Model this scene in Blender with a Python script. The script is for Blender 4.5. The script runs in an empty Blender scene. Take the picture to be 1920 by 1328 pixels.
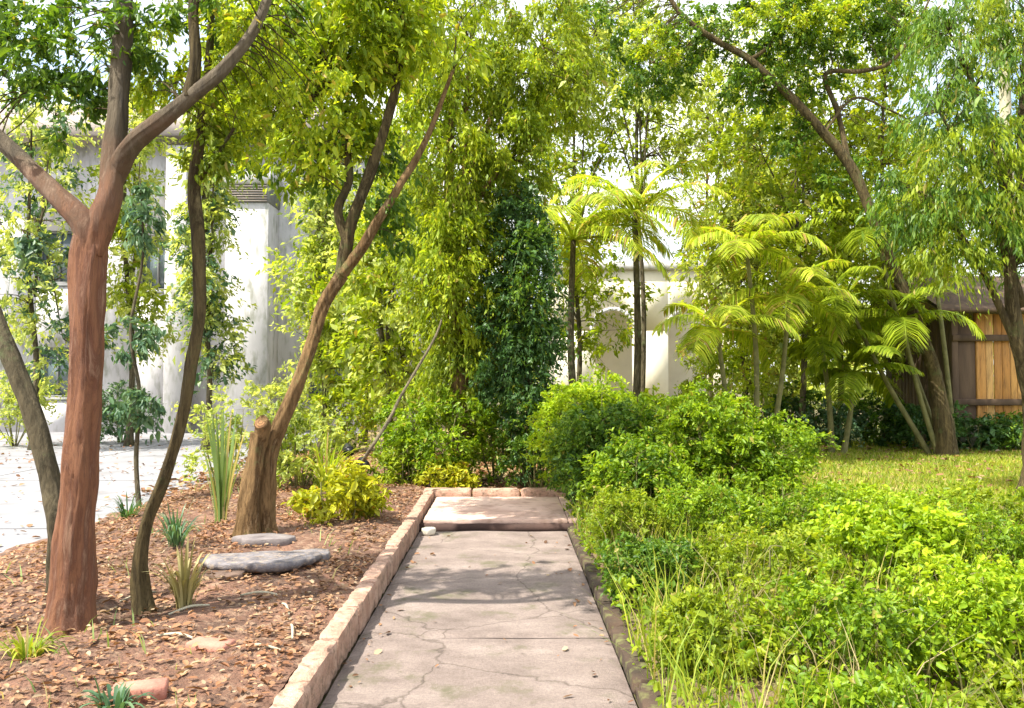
import bpy, math, random
import numpy as np
from mathutils import Vector, noise, Matrix
random.seed(7); rng = np.random.default_rng(7)
S = bpy.context.scene; C = S.collection
PI = math.pi; R = math.radians

# ---------------- camera ----------------
F = 1507.0; EYE = 1.55; PITCH = R(1.8); YAW = R(0.42)
cam = bpy.data.objects.new('camera', bpy.data.cameras.new('camera')); C.objects.link(cam)
cam.data.lens = 36*F/1920; cam.data.clip_end = 2000
cam.location = (0, 0, EYE); cam.rotation_euler = (PI/2+PITCH, 0, -YAW)
S.camera = cam
# ---------------- sky and sun ----------------
SUN_EL = 56; SUN_AZ = -122       # azimuth from straight ahead, negative = left
wd = bpy.data.worlds.new('World'); S.world = wd; wd.use_nodes = True
nt = wd.node_tree; bg = nt.nodes['Background']
sky = nt.nodes.new('ShaderNodeTexSky'); sky.sky_type = 'NISHITA'; sky.sun_disc = False
sky.sun_elevation = R(SUN_EL); sky.sun_rotation = R(SUN_AZ); sky.dust_density = 2.5; sky.air_density = 1.0; sky.ozone_density = 0.6
# thin broken cloud over the blue
_g = nt.nodes.new('ShaderNodeTexCoord'); _m = nt.nodes.new('ShaderNodeMapping'); _m.inputs['Scale'].default_value = (1, 1, 2.6); nt.links.new(_g.outputs['Generated'], _m.inputs[0])
_n = nt.nodes.new('ShaderNodeTexNoise'); _n.inputs['Scale'].default_value = 2.2; _n.inputs['Detail'].default_value = 8; _n.inputs['Roughness'].default_value = .6; nt.links.new(_m.outputs[0], _n.inputs['Vector'])
_r = nt.nodes.new('ShaderNodeValToRGB'); _r.color_ramp.elements[0].position = .36; _r.color_ramp.elements[1].position = .56; nt.links.new(_n.outputs[0], _r.inputs[0])
_x = nt.nodes.new('ShaderNodeMix'); _x.data_type = 'RGBA'; nt.links.new(_r.outputs[0], _x.inputs[0]); nt.links.new(sky.outputs[0], _x.inputs[6]); _x.inputs[7].default_value = (4.6, 4.65, 4.6, 1)
nt.links.new(_x.outputs[2], bg.inputs[0]); bg.inputs[1].default_value = 0.15
sl = bpy.data.lights.new('sun', 'SUN'); sl.energy = 3.6; sl.angle = R(0.6); sl.color = (1, .95, .84)
sun = bpy.data.objects.new('sun', sl); C.objects.link(sun)
sd = Vector((math.sin(R(SUN_AZ))*math.cos(R(SUN_EL)), math.cos(R(SUN_AZ))*math.cos(R(SUN_EL)), math.sin(R(SUN_EL))))
sun.rotation_euler = sd.to_track_quat('Z', 'Y').to_euler()
S.view_settings.view_transform = 'Standard'; S.view_settings.look = 'None'
S.view_settings.exposure = 1.60; S.view_settings.gamma = 1
S.render.engine = 'CYCLES'
S.cycles.max_bounces = 10; S.cycles.diffuse_bounces = 5; S.cycles.transmission_bounces = 6; S.cycles.transparent_max_bounces = 8
S.cycles.use_denoising = True

_cp, _sp, _cy, _sy = math.cos(PITCH), math.sin(PITCH), math.cos(YAW), math.sin(YAW)
def ray(px, py):
    a = (px-960)/F; b = (664-py)/F
    y = _cp - b*_sp; z = _sp + b*_cp
    return Vector((a*_cy + y*_sy, -a*_sy + y*_cy, z))
def W(px, py, d):
    r = ray(px, py); return Vector((0, 0, EYE)) + r*(d/r.y)
def G(px, py, h=0.0):
    r = ray(px, py); t = (h-EYE)/r.z; return Vector((0, 0, EYE)) + r*t

# ---------------- object helpers ----------------
def tag(o, label, cat, group=None):
    o['label'] = label; o['category'] = cat
    if group: o['group'] = group
    return o
def thing(name, label, cat, loc=(0, 0, 0), group=None):
    o = bpy.data.objects.new(name, None); C.objects.link(o); o.location = loc; o.empty_display_size = .2
    return tag(o, label, cat, group)
def mesh(name, V, Fs, mat, parent=None, smooth=False):
    """V (n,3) world coords, Fs list of face arrays (each k-gon array) ; stored relative to parent."""
    V = np.asarray(V, dtype=np.float32)
    if parent is not None: V = V - np.array(parent.location, dtype=np.float32)
    me = bpy.data.meshes.new(name)
    me.vertices.add(len(V)); me.vertices.foreach_set('co', V.ravel())
    loops = np.concatenate([np.asarray(f, dtype=np.int32).ravel() for f in Fs])
    tot = np.concatenate([np.full(len(f), np.asarray(f).shape[1], dtype=np.int32) for f in Fs])
    st = np.concatenate([[0], np.cumsum(tot)[:-1]]).astype(np.int32)
    me.loops.add(len(loops)); me.loops.foreach_set('vertex_index', loops)
    me.polygons.add(len(tot)); me.polygons.foreach_set('loop_start', st); me.polygons.foreach_set('loop_total', tot)
    if smooth: me.polygons.foreach_set('use_smooth', np.ones(len(tot), dtype=bool))
    me.update(calc_edges=True); me.validate()
    me.materials.append(mat)
    o = bpy.data.objects.new(name, me); C.objects.link(o)
    if parent is not None: o.parent = parent
    return o
class MB:
    def __init__(s): s.V = []; s.Q = []; s.T = []; s.n = 0
    def add(s, V, Q=None, T=None):
        s.V.append(np.asarray(V, dtype=float))
        if Q is not None and len(Q): s.Q.append(np.asarray(Q)+s.n)
        if T is not None and len(T): s.T.append(np.asarray(T)+s.n)
        s.n += len(V); return s
    def box(s, c, d, rz=0, bev=0.0):
        c = np.array(c, float); x, y, z = np.array(d, float)/2
        b = min(bev, x*.9, y*.9, z*.9)
        if b <= 0:
            v = np.array([(i, j, k) for k in (-z, z) for j in (-y, y) for i in (-x, x)])
            q = [(0,2,3,1),(4,5,7,6),(0,1,5,4),(2,6,7,3),(0,4,6,2),(1,3,7,5)]; t = []
        else:   # chamfered box: three verts per corner
            v = []; idx = {}
            for i in (-1, 1):
                for j in (-1, 1):
                    for k in (-1, 1):
                        idx[i,j,k] = len(v)
                        v += [(i*x, j*(y-b), k*(z-b)), (i*(x-b), j*y, k*(z-b)), (i*(x-b), j*(y-b), k*z)]
            v = np.array(v); q = []; t = []
            for a in range(3):
                for sgn in (-1, 1):
                    o = [(-1,-1),(1,-1),(1,1),(-1,1)]
                    f = []
                    for (u, w) in o:
                        kk = [0,0,0]; kk[a] = sgn; kk[(a+1)%3] = u; kk[(a+2)%3] = w
                        f.append(idx[tuple(kk)]+a)
                    q.append(f if sgn > 0 else f[::-1])
            for a in range(3):      # edges along axis a
                bb, cc = (a+1)%3, (a+2)%3
                for u in (-1, 1):
                    for w in (-1, 1):
                        k0=[0,0,0]; k0[a]=-1; k0[bb]=u; k0[cc]=w; k1=list(k0); k1[a]=1
                        f=[idx[tuple(k0)]+bb, idx[tuple(k1)]+bb, idx[tuple(k1)]+cc, idx[tuple(k0)]+cc]
                        q.append(f if u*w < 0 else f[::-1])
            for kk, i0 in idx.items():
                f = (i0, i0+1, i0+2); t.append(f if kk[0]*kk[1]*kk[2] > 0 else f[::-1])
        if rz:
            cs, sn = math.cos(rz), math.sin(rz); v = np.stack([v[:,0]*cs-v[:,1]*sn, v[:,0]*sn+v[:,1]*cs, v[:,2]], 1)
        return s.add(v+c, q, t)
    def tube(s, pts, rad, n=10, rough=0.0, sub=6, seed=0, flare=0.0, fur=0.0):
        pts = [np.array(p, float) for p in pts]; rad = list(rad)
        P = []; RR = []
        m = len(pts)
        for i in range(m-1):
            p0 = pts[max(i-1,0)]; p1 = pts[i]; p2 = pts[i+1]; p3 = pts[min(i+2,m-1)]
            for k in range(sub):
                t = k/sub
                P.append(.5*((2*p1)+(-p0+p2)*t+(2*p0-5*p1+4*p2-p3)*t*t+(-p0+3*p1-3*p2+p3)*t**3))
                RR.append(rad[i]*(1-t)+rad[i+1]*t)
        P.append(pts[-1]); RR.append(rad[-1]); P = np.array(P); RR = np.array(RR)
        T = np.gradient(P, axis=0); T /= np.linalg.norm(T, axis=1)[:,None]+1e-9
        u = np.cross(T[0], [0.3,1,0.1]); u /= np.linalg.norm(u); V = []; K = len(P)
        ang = np.arange(n)*2*PI/n
        for i in range(K):
            u = u - T[i]*np.dot(u, T[i]); u /= np.linalg.norm(u); w = np.cross(T[i], u)
            rr = np.full(n, RR[i])
            if rough:
                for a in range(n):
                    q = P[i]*3.0 + np.array([math.cos(ang[a]), math.sin(ang[a]), seed])*1.2
                    rr[a] *= 1+rough*2*noise.noise(Vector(q))
            if fur:
                arc = i/K*sub*0+float(np.linalg.norm(P[:i+1][1:]-P[:i+1][:-1], axis=1).sum()) if i else 0.0
                for a in range(n):
                    ca, sa = math.cos(ang[a]), math.sin(ang[a])
                    f1 = noise.noise(Vector((ca*4.5, sa*4.5, arc*2.6+seed))); f2 = noise.noise(Vector((ca*11, sa*11, arc*7+seed))); f3 = noise.noise(Vector((ca*2, sa*2, arc*9+seed*2)))
                    rr[a] *= 1+fur*(-abs(f1)*2.2+.5-abs(f2)*.9+f3*.5)
            if flare:
                f = max(0, 1-i/(K*0.20)); rr *= 1+flare*f*f*(1+.35*np.cos(ang*3+seed)+.2*np.cos(ang*5+1))
            V.append(P[i]+np.outer(np.cos(ang)*rr, u)+np.outer(np.sin(ang)*rr, w))
        V = np.concatenate(V); a = np.arange(n); b = (a+1)%n
        Q = np.concatenate([np.stack([i*n+a, i*n+b, (i+1)*n+b, (i+1)*n+a], 1) for i in range(K-1)])
        c0 = len(V); V = np.vstack([V, P[0], P[-1]])
        Tt = np.concatenate([np.stack([np.full(n,c0), b, a],1), np.stack([np.full(n,c0+1), (K-1)*n+a, (K-1)*n+b],1)])
        return s.add(V, Q, Tt)
    def lathe(s, c, prof, n=20):
        V = []; a = np.arange(n)*2*PI/n
        for r, z in prof: V.append(np.stack([np.cos(a)*r, np.sin(a)*r, np.full(n, z)], 1)+np.array(c, float))
        V = np.concatenate(V); i0 = np.arange(n); b = (i0+1)%n
        Q = np.concatenate([np.stack([i*n+i0, i*n+b, (i+1)*n+b, (i+1)*n+i0], 1) for i in range(len(prof)-1)])
        return s.add(V, Q)
    def build(s, name, mat, parent=None, smooth=False):
        fs = []
        if s.Q: fs.append(np.concatenate(s.Q))
        if s.T: fs.append(np.concatenate(s.T))
        return mesh(name, np.concatenate(s.V), fs, mat, parent, smooth)

# ---------------- materials ----------------
def newmat(name):
    m = bpy.data.materials.new(name); m.use_nodes = True; n = m.node_tree
    return m, n, n.nodes['Principled BSDF'], n.nodes['Material Output']
def ramp(n, fac, stops):
    r = n.nodes.new('ShaderNodeValToRGB'); e = r.color_ramp.elements
    while len(e) < len(stops): e.new(.5)
    for k, (p, c) in enumerate(stops): e[k].position = p; e[k].color = (*c, 1)
    n.links.new(fac, r.inputs[0]); return r.outputs[0]
def noisef(n, scale, detail=4, stretch=None, rough=.55, dist=0):
    tc = n.nodes.new('ShaderNodeTexCoord'); mp = n.nodes.new('ShaderNodeMapping'); t = n.nodes.new('ShaderNodeTexNoise')
    n.links.new(tc.outputs['Object'], mp.inputs[0]); n.links.new(mp.outputs[0], t.inputs['Vector'])
    if stretch: mp.inputs['Scale'].default_value = stretch
    t.inputs['Scale'].default_value = scale; t.inputs['Detail'].default_value = detail; t.inputs['Roughness'].default_value = rough; t.inputs['Distortion'].default_value = dist
    return t.outputs[0]
def mixc(n, fac, a, b, mode='MIX'):
    m = n.nodes.new('ShaderNodeMix'); m.data_type = 'RGBA'; m.blend_type = mode
    if isinstance(fac, (int, float)): m.inputs[0].default_value = fac
    else: n.links.new(fac, m.inputs[0])
    for i, v in ((6, a), (7, b)):
        if isinstance(v, tuple): m.inputs[i].default_value = (*v, 1)
        else: n.links.new(v, m.inputs[i])
    return m.outputs[2]
def bump(n, b, h, strength=.5, dist=.02):
    k = n.nodes.new('ShaderNodeBump'); k.inputs['Strength'].default_value = strength; k.inputs['Distance'].default_value = dist
    n.links.new(h, k.inputs['Height']); n.links.new(k.outputs[0], b.inputs['Normal'])
def bark_mat(name, dk, md, lt, lich=None, rs=1.0):
    m, n, b, o = newmat(name); n1 = noisef(n, 7*rs, 10, (1,1,.16), .75, .6); n2 = noisef(n, 26*rs, 8, (1,1,.22), .75)
    col = ramp(n, n1, [(.30, dk), (.47, md), (.56, dk), (.66, lt)]); col = mixc(n, .8, col, ramp(n, n2, [(.32, (.45,.42,.40)), (.52, (1,1,1)), (.7, (1.35,1.3,1.2))]), 'MULTIPLY')
    if lich: col = mixc(n, ramp(n, noisef(n, 3.5, 8, None, .75), [(.55, (0,0,0)), (.63, (.8,.8,.8))]), col, lich)
    n.links.new(col, b.inputs['Base Color']); b.inputs['Roughness'].default_value = .92; b.inputs['Specular IOR Level'].default_value = .2
    a = n.nodes.new('ShaderNodeMath'); a.operation = 'MULTIPLY_ADD'; n.links.new(n1, a.inputs[0]); a.inputs[1].default_value = 2.2; n.links.new(n2, a.inputs[2])
    bump(n, b, a.outputs[0], 1, .035); return m
def rough_mat(name, c1, c2, scale=4, rough=.9, bs=.5, bscale=40, stretch=None, c3=None, bd=.01):
    m, n, b, o = newmat(name)
    f = noisef(n, scale, 6, stretch)
    col = ramp(n, f, [(.32, c1), (.68, c2)])
    if c3: col = mixc(n, ramp(n, noisef(n, scale*3.1, 4, stretch), [(.5, (0,0,0)), (.68, (1,1,1))]), col, c3)
    n.links.new(col, b.inputs['Base Color']); b.inputs['Roughness'].default_value = rough
    bump(n, b, noisef(n, bscale, 6, stretch), bs, bd); return m
def leafmat(name, dark, mid, light, trans=.45, odd=None, oddp=.96, gloss=.45):
    m, n, b, o = newmat(name)
    g = n.nodes.new('ShaderNodeNewGeometry')
    col = ramp(n, g.outputs['Random Per Island'], [(.0, dark), (.45, mid), (1., light)])
    big = ramp(n, noisef(n, 1.6, 2), [(.35, (.72,.78,.72)), (.65, (1.2,1.15,1.0))])
    col = mixc(n, 1.0, col, big, 'MULTIPLY')
    if odd:
        lt = n.nodes.new('ShaderNodeMath'); lt.operation = 'MULTIPLY'; lt.inputs[1].default_value = 37.13; n.links.new(g.outputs['Random Per Island'], lt.inputs[0])
        fr = n.nodes.new('ShaderNodeMath'); fr.operation = 'FRACT'; n.links.new(lt.outputs[0], fr.inputs[0])
        gt = n.nodes.new('ShaderNodeMath'); gt.operation = 'GREATER_THAN'; gt.inputs[1].default_value = oddp; n.links.new(fr.outputs[0], gt.inputs[0])
        col = mixc(n, gt.outputs[0], col, odd)
    n.links.new(col, b.inputs['Base Color']); b.inputs['Roughness'].default_value = gloss
    b.inputs['Specular IOR Level'].default_value = .35
    t = n.nodes.new('ShaderNodeBsdfTranslucent')
    tcol = mixc(n, 1.0, col, (1.35, 1.25, .55), 'MULTIPLY'); n.links.new(tcol, t.inputs[0])
    mx = n.nodes.new('ShaderNodeMixShader'); mx.inputs[0].default_value = trans
    n.links.new(b.outputs[0], mx.inputs[1]); n.links.new(t.outputs[0], mx.inputs[2]); n.links.new(mx.outputs[0], o.inputs[0])
    return m
L_YEL = leafmat('leaf_yellow_green', (.17,.27,.012), (.31,.42,.02), (.48,.55,.035), .5, (.42,.34,.06), .97)
L_OLV = leafmat('leaf_olive', (.14,.21,.012), (.25,.34,.02), (.38,.45,.035), .5, (.35,.30,.08), .97)
L_GRN = leafmat('leaf_green', (.05,.12,.015), (.10,.20,.02), (.20,.31,.03), .42, (.30,.28,.05), .98)
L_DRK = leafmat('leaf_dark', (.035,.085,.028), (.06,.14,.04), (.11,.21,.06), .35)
L_BLU = leafmat('leaf_blue_green', (.04,.10,.055), (.09,.18,.10), (.18,.28,.16), .35)
L_LIM = leafmat('leaf_lime', (.19,.32,.012), (.30,.44,.018), (.44,.54,.03), .45)
L_BRT = leafmat('leaf_bright_shrub', (.10,.20,.010), (.20,.32,.014), (.33,.45,.022), .45, (.36,.33,.06), .97)
L_CRO = leafmat('leaf_croton', (.26,.29,.012), (.42,.44,.02), (.56,.56,.05), .4, (.42,.28,.03), .96)
L_PAL = leafmat('leaf_pale_glow', (.25,.33,.09), (.42,.50,.14), (.58,.64,.24), .55)  # paler leaf colour stands in for bright glow in the background
L_FRD = leafmat('frond_yellow', (.22,.32,.02), (.36,.46,.035), (.52,.57,.08), .5, (.42,.30,.10), .9)
L_GRS = leafmat('grass_blade', (.15,.25,.02), (.27,.36,.03), (.43,.42,.06), .4, (.46,.38,.14), .85, .6)
L_DRY = leafmat('dry_leaf', (.13,.06,.033), (.25,.12,.065), (.38,.23,.14), .12, (.36,.27,.17), .93, .7)
L_STR = leafmat('strap_leaf', (.12,.19,.06), (.22,.32,.11), (.36,.46,.20), .4, (.46,.40,.22), .9)
BARK_RED = bark_mat('bark_red', (.055,.02,.010), (.20,.085,.04), (.33,.18,.11))
BARK_DRK = bark_mat('bark_dark', (.05,.036,.017), (.14,.105,.048), (.23,.18,.09), (.10,.11,.04))
BARK_GRY = bark_mat('bark_grey', (.05,.042,.025), (.14,.115,.07), (.25,.21,.14), (.15,.17,.08))
BARK_TAN = bark_mat('bark_tan', (.10,.055,.022), (.28,.175,.08), (.42,.29,.16), (.17,.16,.06))
m, n, b, o = newmat('bark_mixed')
geo = n.nodes.new('ShaderNodeNewGeometry'); sxyz = n.nodes.new('ShaderNodeSeparateXYZ'); n.links.new(geo.outputs['Position'], sxyz.inputs[0])
fine_ = noisef(n, 9, 10, (1,1,.16), .78, .6); red = ramp(n, fine_, [(.30, (.055,.02,.010)), (.46, (.26,.11,.05)), (.54, (.15,.055,.026)), (.68, (.40,.24,.15))])
gry = ramp(n, fine_, [(.30, (.03,.022,.012)), (.5, (.115,.085,.05)), (.68, (.21,.17,.11))])
ma = n.nodes.new('ShaderNodeMath'); ma.operation = 'MULTIPLY_ADD'; n.links.new(noisef(n, 2.6, 3), ma.inputs[0]); ma.inputs[1].default_value = 1.5; n.links.new(sxyz.outputs[2], ma.inputs[2])
mr = n.nodes.new('ShaderNodeMapRange'); n.links.new(ma.outputs[0], mr.inputs[0]); mr.inputs[1].default_value = 3.0; mr.inputs[2].default_value = 3.7
n.links.new(mixc(n, mr.outputs[0], red, gry), b.inputs['Base Color']); b.inputs['Roughness'].default_value = .85; bump(n, b, noisef(n, 14, 10, (1,1,.18), .78), 1, .05); BARK_MIX = m
BARK_PALE = rough_mat('bark_pale', (.30,.27,.18), (.50,.46,.34), 5, .85, .8, 35, (1,1,.4), None, .02)
STEM = rough_mat('stem', (.10,.10,.035), (.20,.18,.07), 8, .85, .5, 50)

# ---------------- leaves ----------------
def unit(v): return v/(np.linalg.norm(v, axis=-1, keepdims=True)+1e-9)
def leaf_arrays(P, size, aspect=.5, droop=.4, upb=1.0, outward=None, fold=.12, fine=False):
    n = len(P)
    d = rng.normal(size=(n,3)); d = unit(d)
    if outward is not None: d = d*.8+outward*.9
    d[:,2] -= droop; d = unit(d)
    u = rng.normal(size=(n,3))*.75; u[:,2] += upb
    w = unit(np.cross(d, u)); nn = np.cross(w, d)
    L = size*rng.uniform(.65,1.25,(n,1)); wd_ = L*aspect*.5
    if not fine:
        V = np.stack([P-d*L*.5, P-w*wd_-nn*L*-fold-d*L*.05, P+d*L*.5-nn*L*fold*.6, P+w*wd_+nn*L*fold-d*L*.05], 1).reshape(-1,3)
        i = np.arange(n)[:,None]*4
        return V, i+np.array([[0,3,2,1]]), None
    a = P-d*L*.5
    V = np.stack([a, a+d*L*.28-w*wd_*.85+nn*L*fold, a+d*L*.62-w*wd_*.8+nn*L*fold*.6, a+d*L-nn*L*fold,
                  a+d*L*.62+w*wd_*.8+nn*L*fold*.6, a+d*L*.28+w*wd_*.85+nn*L*fold], 1).reshape(-1,3)
    i = np.arange(n)[:,None]*6     # folded along the midrib 0-3
    Q = np.concatenate([i+np.array([[0,3,2,1]]), i+np.array([[0,5,4,3]])])
    return V, Q, None
def ell(n, shell=.35):
    p = unit(rng.normal(size=(n,3))); r = rng.uniform(shell**3, 1, (n,1))**(1/3.); return p*r
def clumps(blobs):
    """blobs: (centre, radii, n clumps) -> centres and outward dirs"""
    cs = []; os_ = []
    for c, r, n in blobs:
        e = ell(n, .45); q = np.array(c)+e*np.array(r)
        cs.append(q+rng.normal(size=q.shape)*.10*np.mean(r)); os_.append(unit(e))
    return np.concatenate(cs), np.concatenate(os_)
def foliage(name, mat, parent, blobs, per=60, size=.08, cr=.22, droop=.4, aspect=.5, fine=False, vert=1.0, anchors=None, tw=.006, twmat=None, twname='twigs', upb=1.0):
    c, o = clumps(blobs); k = len(c)
    sc = rng.uniform(.5,1.35,(k,1)); m_ = max(4, int(per/8.5))
    ti = np.repeat(np.arange(k), m_); td = unit(rng.normal(size=(k*m_,3))+o[ti]*.75)*np.array([1,1,.75])
    tl = cr*1.75*sc[ti]*rng.uniform(.55,1.25,(k*m_,1)); root = c[ti]+rng.normal(size=(k*m_,3))*cr*.22
    sag = np.array([0,0,-1.])*(vert-.55)*.75*(1 if vert > .6 else 0)
    nl = rng.integers(5, 13, k*m_); li = np.repeat(np.arange(k*m_), nl)
    tt = rng.uniform(.08,1,(len(li),1))**.8
    P = root[li]+td[li]*tl[li]*tt+sag*tl[li]*tt*tt+rng.normal(size=(len(li),3))*size*.33
    ssz = size*np.clip(np.exp(rng.normal(-.05, .30, (len(li),1))), .45, 1.9)*np.where(tt > .85, .72, 1.0)
    V, Q, T = leaf_arrays(P, ssz, aspect, droop, upb, td[li]*.9, fine=fine)
    e0 = root; e1 = root+td*tl*.55+sag*tl*.3; e2 = root+td*tl+sag*tl; wv = unit(np.cross(td, np.array([.2,.3,1.])))*.0022*max(1, size/.06)
    RV = np.stack([e0-wv, e0+wv, e1+wv*.8, e1-wv*.8, e2], 1).reshape(-1,3); ri = np.arange(len(e0))[:,None]*5+len(V)
    V = np.concatenate([V, RV]); Q = np.concatenate([Q, ri+np.array([[0,1,2,3]])]); RT = ri+np.array([[3,2,4]])
    ob = mesh(name, V, [Q, RT], mat, parent)
    if anchors is not None:
        A = np.array([np.array(a) for a in anchors]); mb = MB()
        sel = rng.permutation(k)[:min(k, 220)]
        for i in sel:
            dd = np.linalg.norm(A-c[i], axis=1); a = A[np.argmin(dd+rng.uniform(0,.15,len(A)))]
            m1 = a+(c[i]-a)*.4+np.array([0,0,.10*dd.min()])+rng.normal(size=3)*.04*dd.min()
            mb.tube([a, m1, c[i]], [tw*(1+dd.min()*1.2), tw*(.8+dd.min()*.5), tw*.4], 4, sub=3)
        mb.build(twname, twmat or BARK_DRK, parent, True)
    return ob
def along(pts, n=8, t0=.3):
    out = []
    for i in range(len(pts)-1):
        a, b = Vector(pts[i]), Vector(pts[i+1])
        for k in range(n):
            if (i+k/n)/(len(pts)-1) >= t0: out.append(a.lerp(b, k/n))
    out.append(Vector(pts[-1])); return out

# ================= SETTING =================
def struct(o, kind='structure'): o['kind'] = kind; return o
def grid(name, x0, x1, y0, y1, nx, ny, hf, mat, smooth=True):
    xs = np.linspace(x0, x1, nx); ys = np.linspace(y0, y1, ny); V = np.array([(x, y, hf(x, y)) for y in ys for x in xs])
    i = (np.arange(ny-1)[:,None]*nx+np.arange(nx-1)[None,:]).ravel()
    return mesh(name, V, [np.stack([i, i+1, i+nx+1, i+nx], 1)], mat, None, smooth)
def nz(x, y, s, seed=0): return noise.noise(Vector((x*s, y*s, seed)))
M_SOIL = rough_mat('soil', (.07,.055,.03), (.16,.12,.06), 1.2, .95, .8, 12, None, (.13,.14,.04))
struct(grid('ground', -120, 120, -20, 220, 60, 60, lambda x, y: -.06+0.0*x, M_SOIL))
# left mulch bed
M_MULCH = rough_mat('mulch', (.085,.045,.028), (.24,.12,.075), 4, .95, 1, 40, None, (.31,.20,.13), .04)
def bedz(x, y):
    e = min(1, max(0, (-x-1.0)/.25)); w = min(1, max(0, (x+4.6)/.8))
    return .115*w*1.0 + e*.03 + .035*nz(x, y, 1.6) + .018*nz(x, y, 6, 3) - (1-w)*.06
struct(grid('mulch_bed', -4.6, -1.03, .5, 13, 110, 280, bedz, M_MULCH))
# driveway
M_DRIVE = rough_mat('driveway_concrete', (.20,.20,.215), (.27,.265,.28), .5, .92, .4, 60, None, (.18,.175,.18), .004)
struct(grid('driveway', -16, -4.3, -4, 24, 12, 24, lambda x, y: -.015, M_DRIVE))
mb = MB()
for y in (4.5, 8.5, 12.5, 16.5, 20.5): mb.box((-10.15, y, -.0135), (11.7, .02, .002))
mb.box((-8.2, 10, -.0125), (.02, 27.9, .002)); struct(mb.build('driveway_joints', rough_mat('joint', (.07,.07,.07), (.11,.10,.09), 5)))
# path
m, n, b, o = newmat('path_concrete')
f1 = ramp(n, noisef(n, 2.1, 10, (1,1.6,1), .72), [(.28, (.13,.098,.083)), (.5, (.225,.175,.152)), (.72, (.32,.258,.225))])
f2 = ramp(n, noisef(n, 60, 6, None, .8), [(.3, (.62,.60,.58)), (.5, (1,1,1)), (.7, (1.3,1.27,1.22))])
col = mixc(n, .85, f1, f2, 'MULTIPLY')
mossn = ramp(n, noisef(n, 2.3, 8, None, .7), [(.54, (0,0,0)), (.66, (1,1,1))]); col = mixc(n, mossn, col, (.13,.115,.07))
vo = n.nodes.new('ShaderNodeTexVoronoi'); vo.feature = 'DISTANCE_TO_EDGE'; vo.inputs['Scale'].default_value = 1.1; tc = n.nodes.new('ShaderNodeTexCoord')
wn = n.nodes.new('ShaderNodeTexNoise'); wn.inputs['Scale'].default_value = 5; wn.inputs['Detail'].default_value = 6; n.links.new(tc.outputs['Object'], wn.inputs['Vector'])
wm = n.nodes.new('ShaderNodeMix'); wm.data_type = 'VECTOR'; wm.inputs[0].default_value = .16; n.links.new(tc.outputs['Object'], wm.inputs[4]); n.links.new(wn.outputs['Color'], wm.inputs[5]); n.links.new(wm.outputs[1], vo.inputs['Vector'])
ck = ramp(n, vo.outputs['Distance'], [(.0, (.35,.33,.3)), (.009, (1,1,1))]); col = mixc(n, .75, col, ck, 'MULTIPLY')
n.links.new(col, b.inputs['Base Color']); b.inputs['Roughness'].default_value = .94
bump(n, b, noisef(n, 70, 10, None, .8), 1, .012); M_PATH = m
def slab(mb, x0, x1, y0, y1, z, nx=12, ny=12, seed=0):
    xs = np.linspace(x0, x1, nx); ys = np.linspace(y0, y1, ny); V = []
    for y in ys:
        for x in xs:
            e = min(x-x0, x1-x, y-y0, y1-y); V.append((x, y, z+.006*nz(x, y, 2, seed)-(.012 if e < 1e-6 else 0)))
    i = (np.arange(ny-1)[:,None]*nx+np.arange(nx-1)[None,:]).ravel(); mb.add(V, np.stack([i, i+1, i+nx+1, i+nx], 1))
mb = MB(); yy = -2.0; k = 0
while yy < 8.3:
    y1 = min(yy+3.45, 8.31); slab(mb, -.885, .625, yy+.002, y1-.002, .0, 30, 60, k); yy = y1; k += 1
mb.box((-.13, 3.2, -.035), (1.51, 10.3, .03)); struct(mb.build('path', M_PATH, None, True))
def worn(mb, c, d, rz=0, seed=0, amp=.008, k=(9,4,4)):
    V = []; Q = []; faces = []
    def P(i, j, l):
        p = np.array([2*i/k[0]-1, 2*j/k[1]-1, 2*l/k[2]-1]); return p
    for a in range(3):
        b, e = (a+1)%3, (a+2)%3
        for sg in (0, 1):
            o_ = len(V)
            for u in range(k[b]+1):
                for w in range(k[e]+1):
                    q = [0,0,0]; q[a] = k[a]*sg; q[b] = u; q[e] = w; p = P(*q)
                    h = np.array(d)/2; x = p*h
                    edge = sum(abs(t) > .999 for t in p)
                    rd = min(h)*.10*(0 if edge < 2 else 1 if edge == 2 else 1.6)
                    x = x-np.sign(p)*np.where(np.abs(p) > .999, rd, 0)
                    nn = noise.noise(Vector((x+np.array(c))*16+seed)); n2 = noise.noise(Vector((x+np.array(c))*42))
                    chip = max(0, noise.noise(Vector((x+np.array(c))*11+7))-.18)*(.05 if edge >= 2 else 0)
                    x = x*(1-0)+p*(nn*amp+n2*amp*.5-chip*min(h)/.06)
                    V.append(x)
            for u in range(k[b]):
                for w in range(k[e]):
                    q0 = o_+u*(k[e]+1)+w; f = (q0, q0+k[e]+1, q0+k[e]+2, q0+1); Q.append(f if sg else f[::-1])
    V = np.array(V); cs, sn = math.cos(rz), math.sin(rz); V = np.stack([V[:,0]*cs-V[:,1]*sn, V[:,0]*sn+V[:,1]*cs, V[:,2]], 1)
    mb.add(V+np.array(c), Q)
# landing with terracotta tiles, one step up
M_TERRA = rough_mat('terracotta', (.50,.32,.25), (.68,.49,.40), 2.2, .9, .8, 60, None, (.40,.26,.20), .008)
M_TERRD = rough_mat('terracotta_riser_shade', (.035,.018,.014), (.075,.04,.03), 4, .9, .6, 45, None, None, .006)  # near-black terracotta: shade on the riser is put into its colour
mb = MB()
for i, (x0_, w_) in enumerate(((-.86, 1.50), (.647, 1.50), (2.154, 1.40))):
    worn(mb, (x0_+w_/2, 9.2, .075), (w_, 1.62, .045), 0, i, .003, (20,20,3))
struct(mb.build('landing', M_TERRA))
mb = MB().box((1.1, 9.2, .015), (4.1, 1.72, .08)); struct(mb.build('step', M_TERRD))
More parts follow.
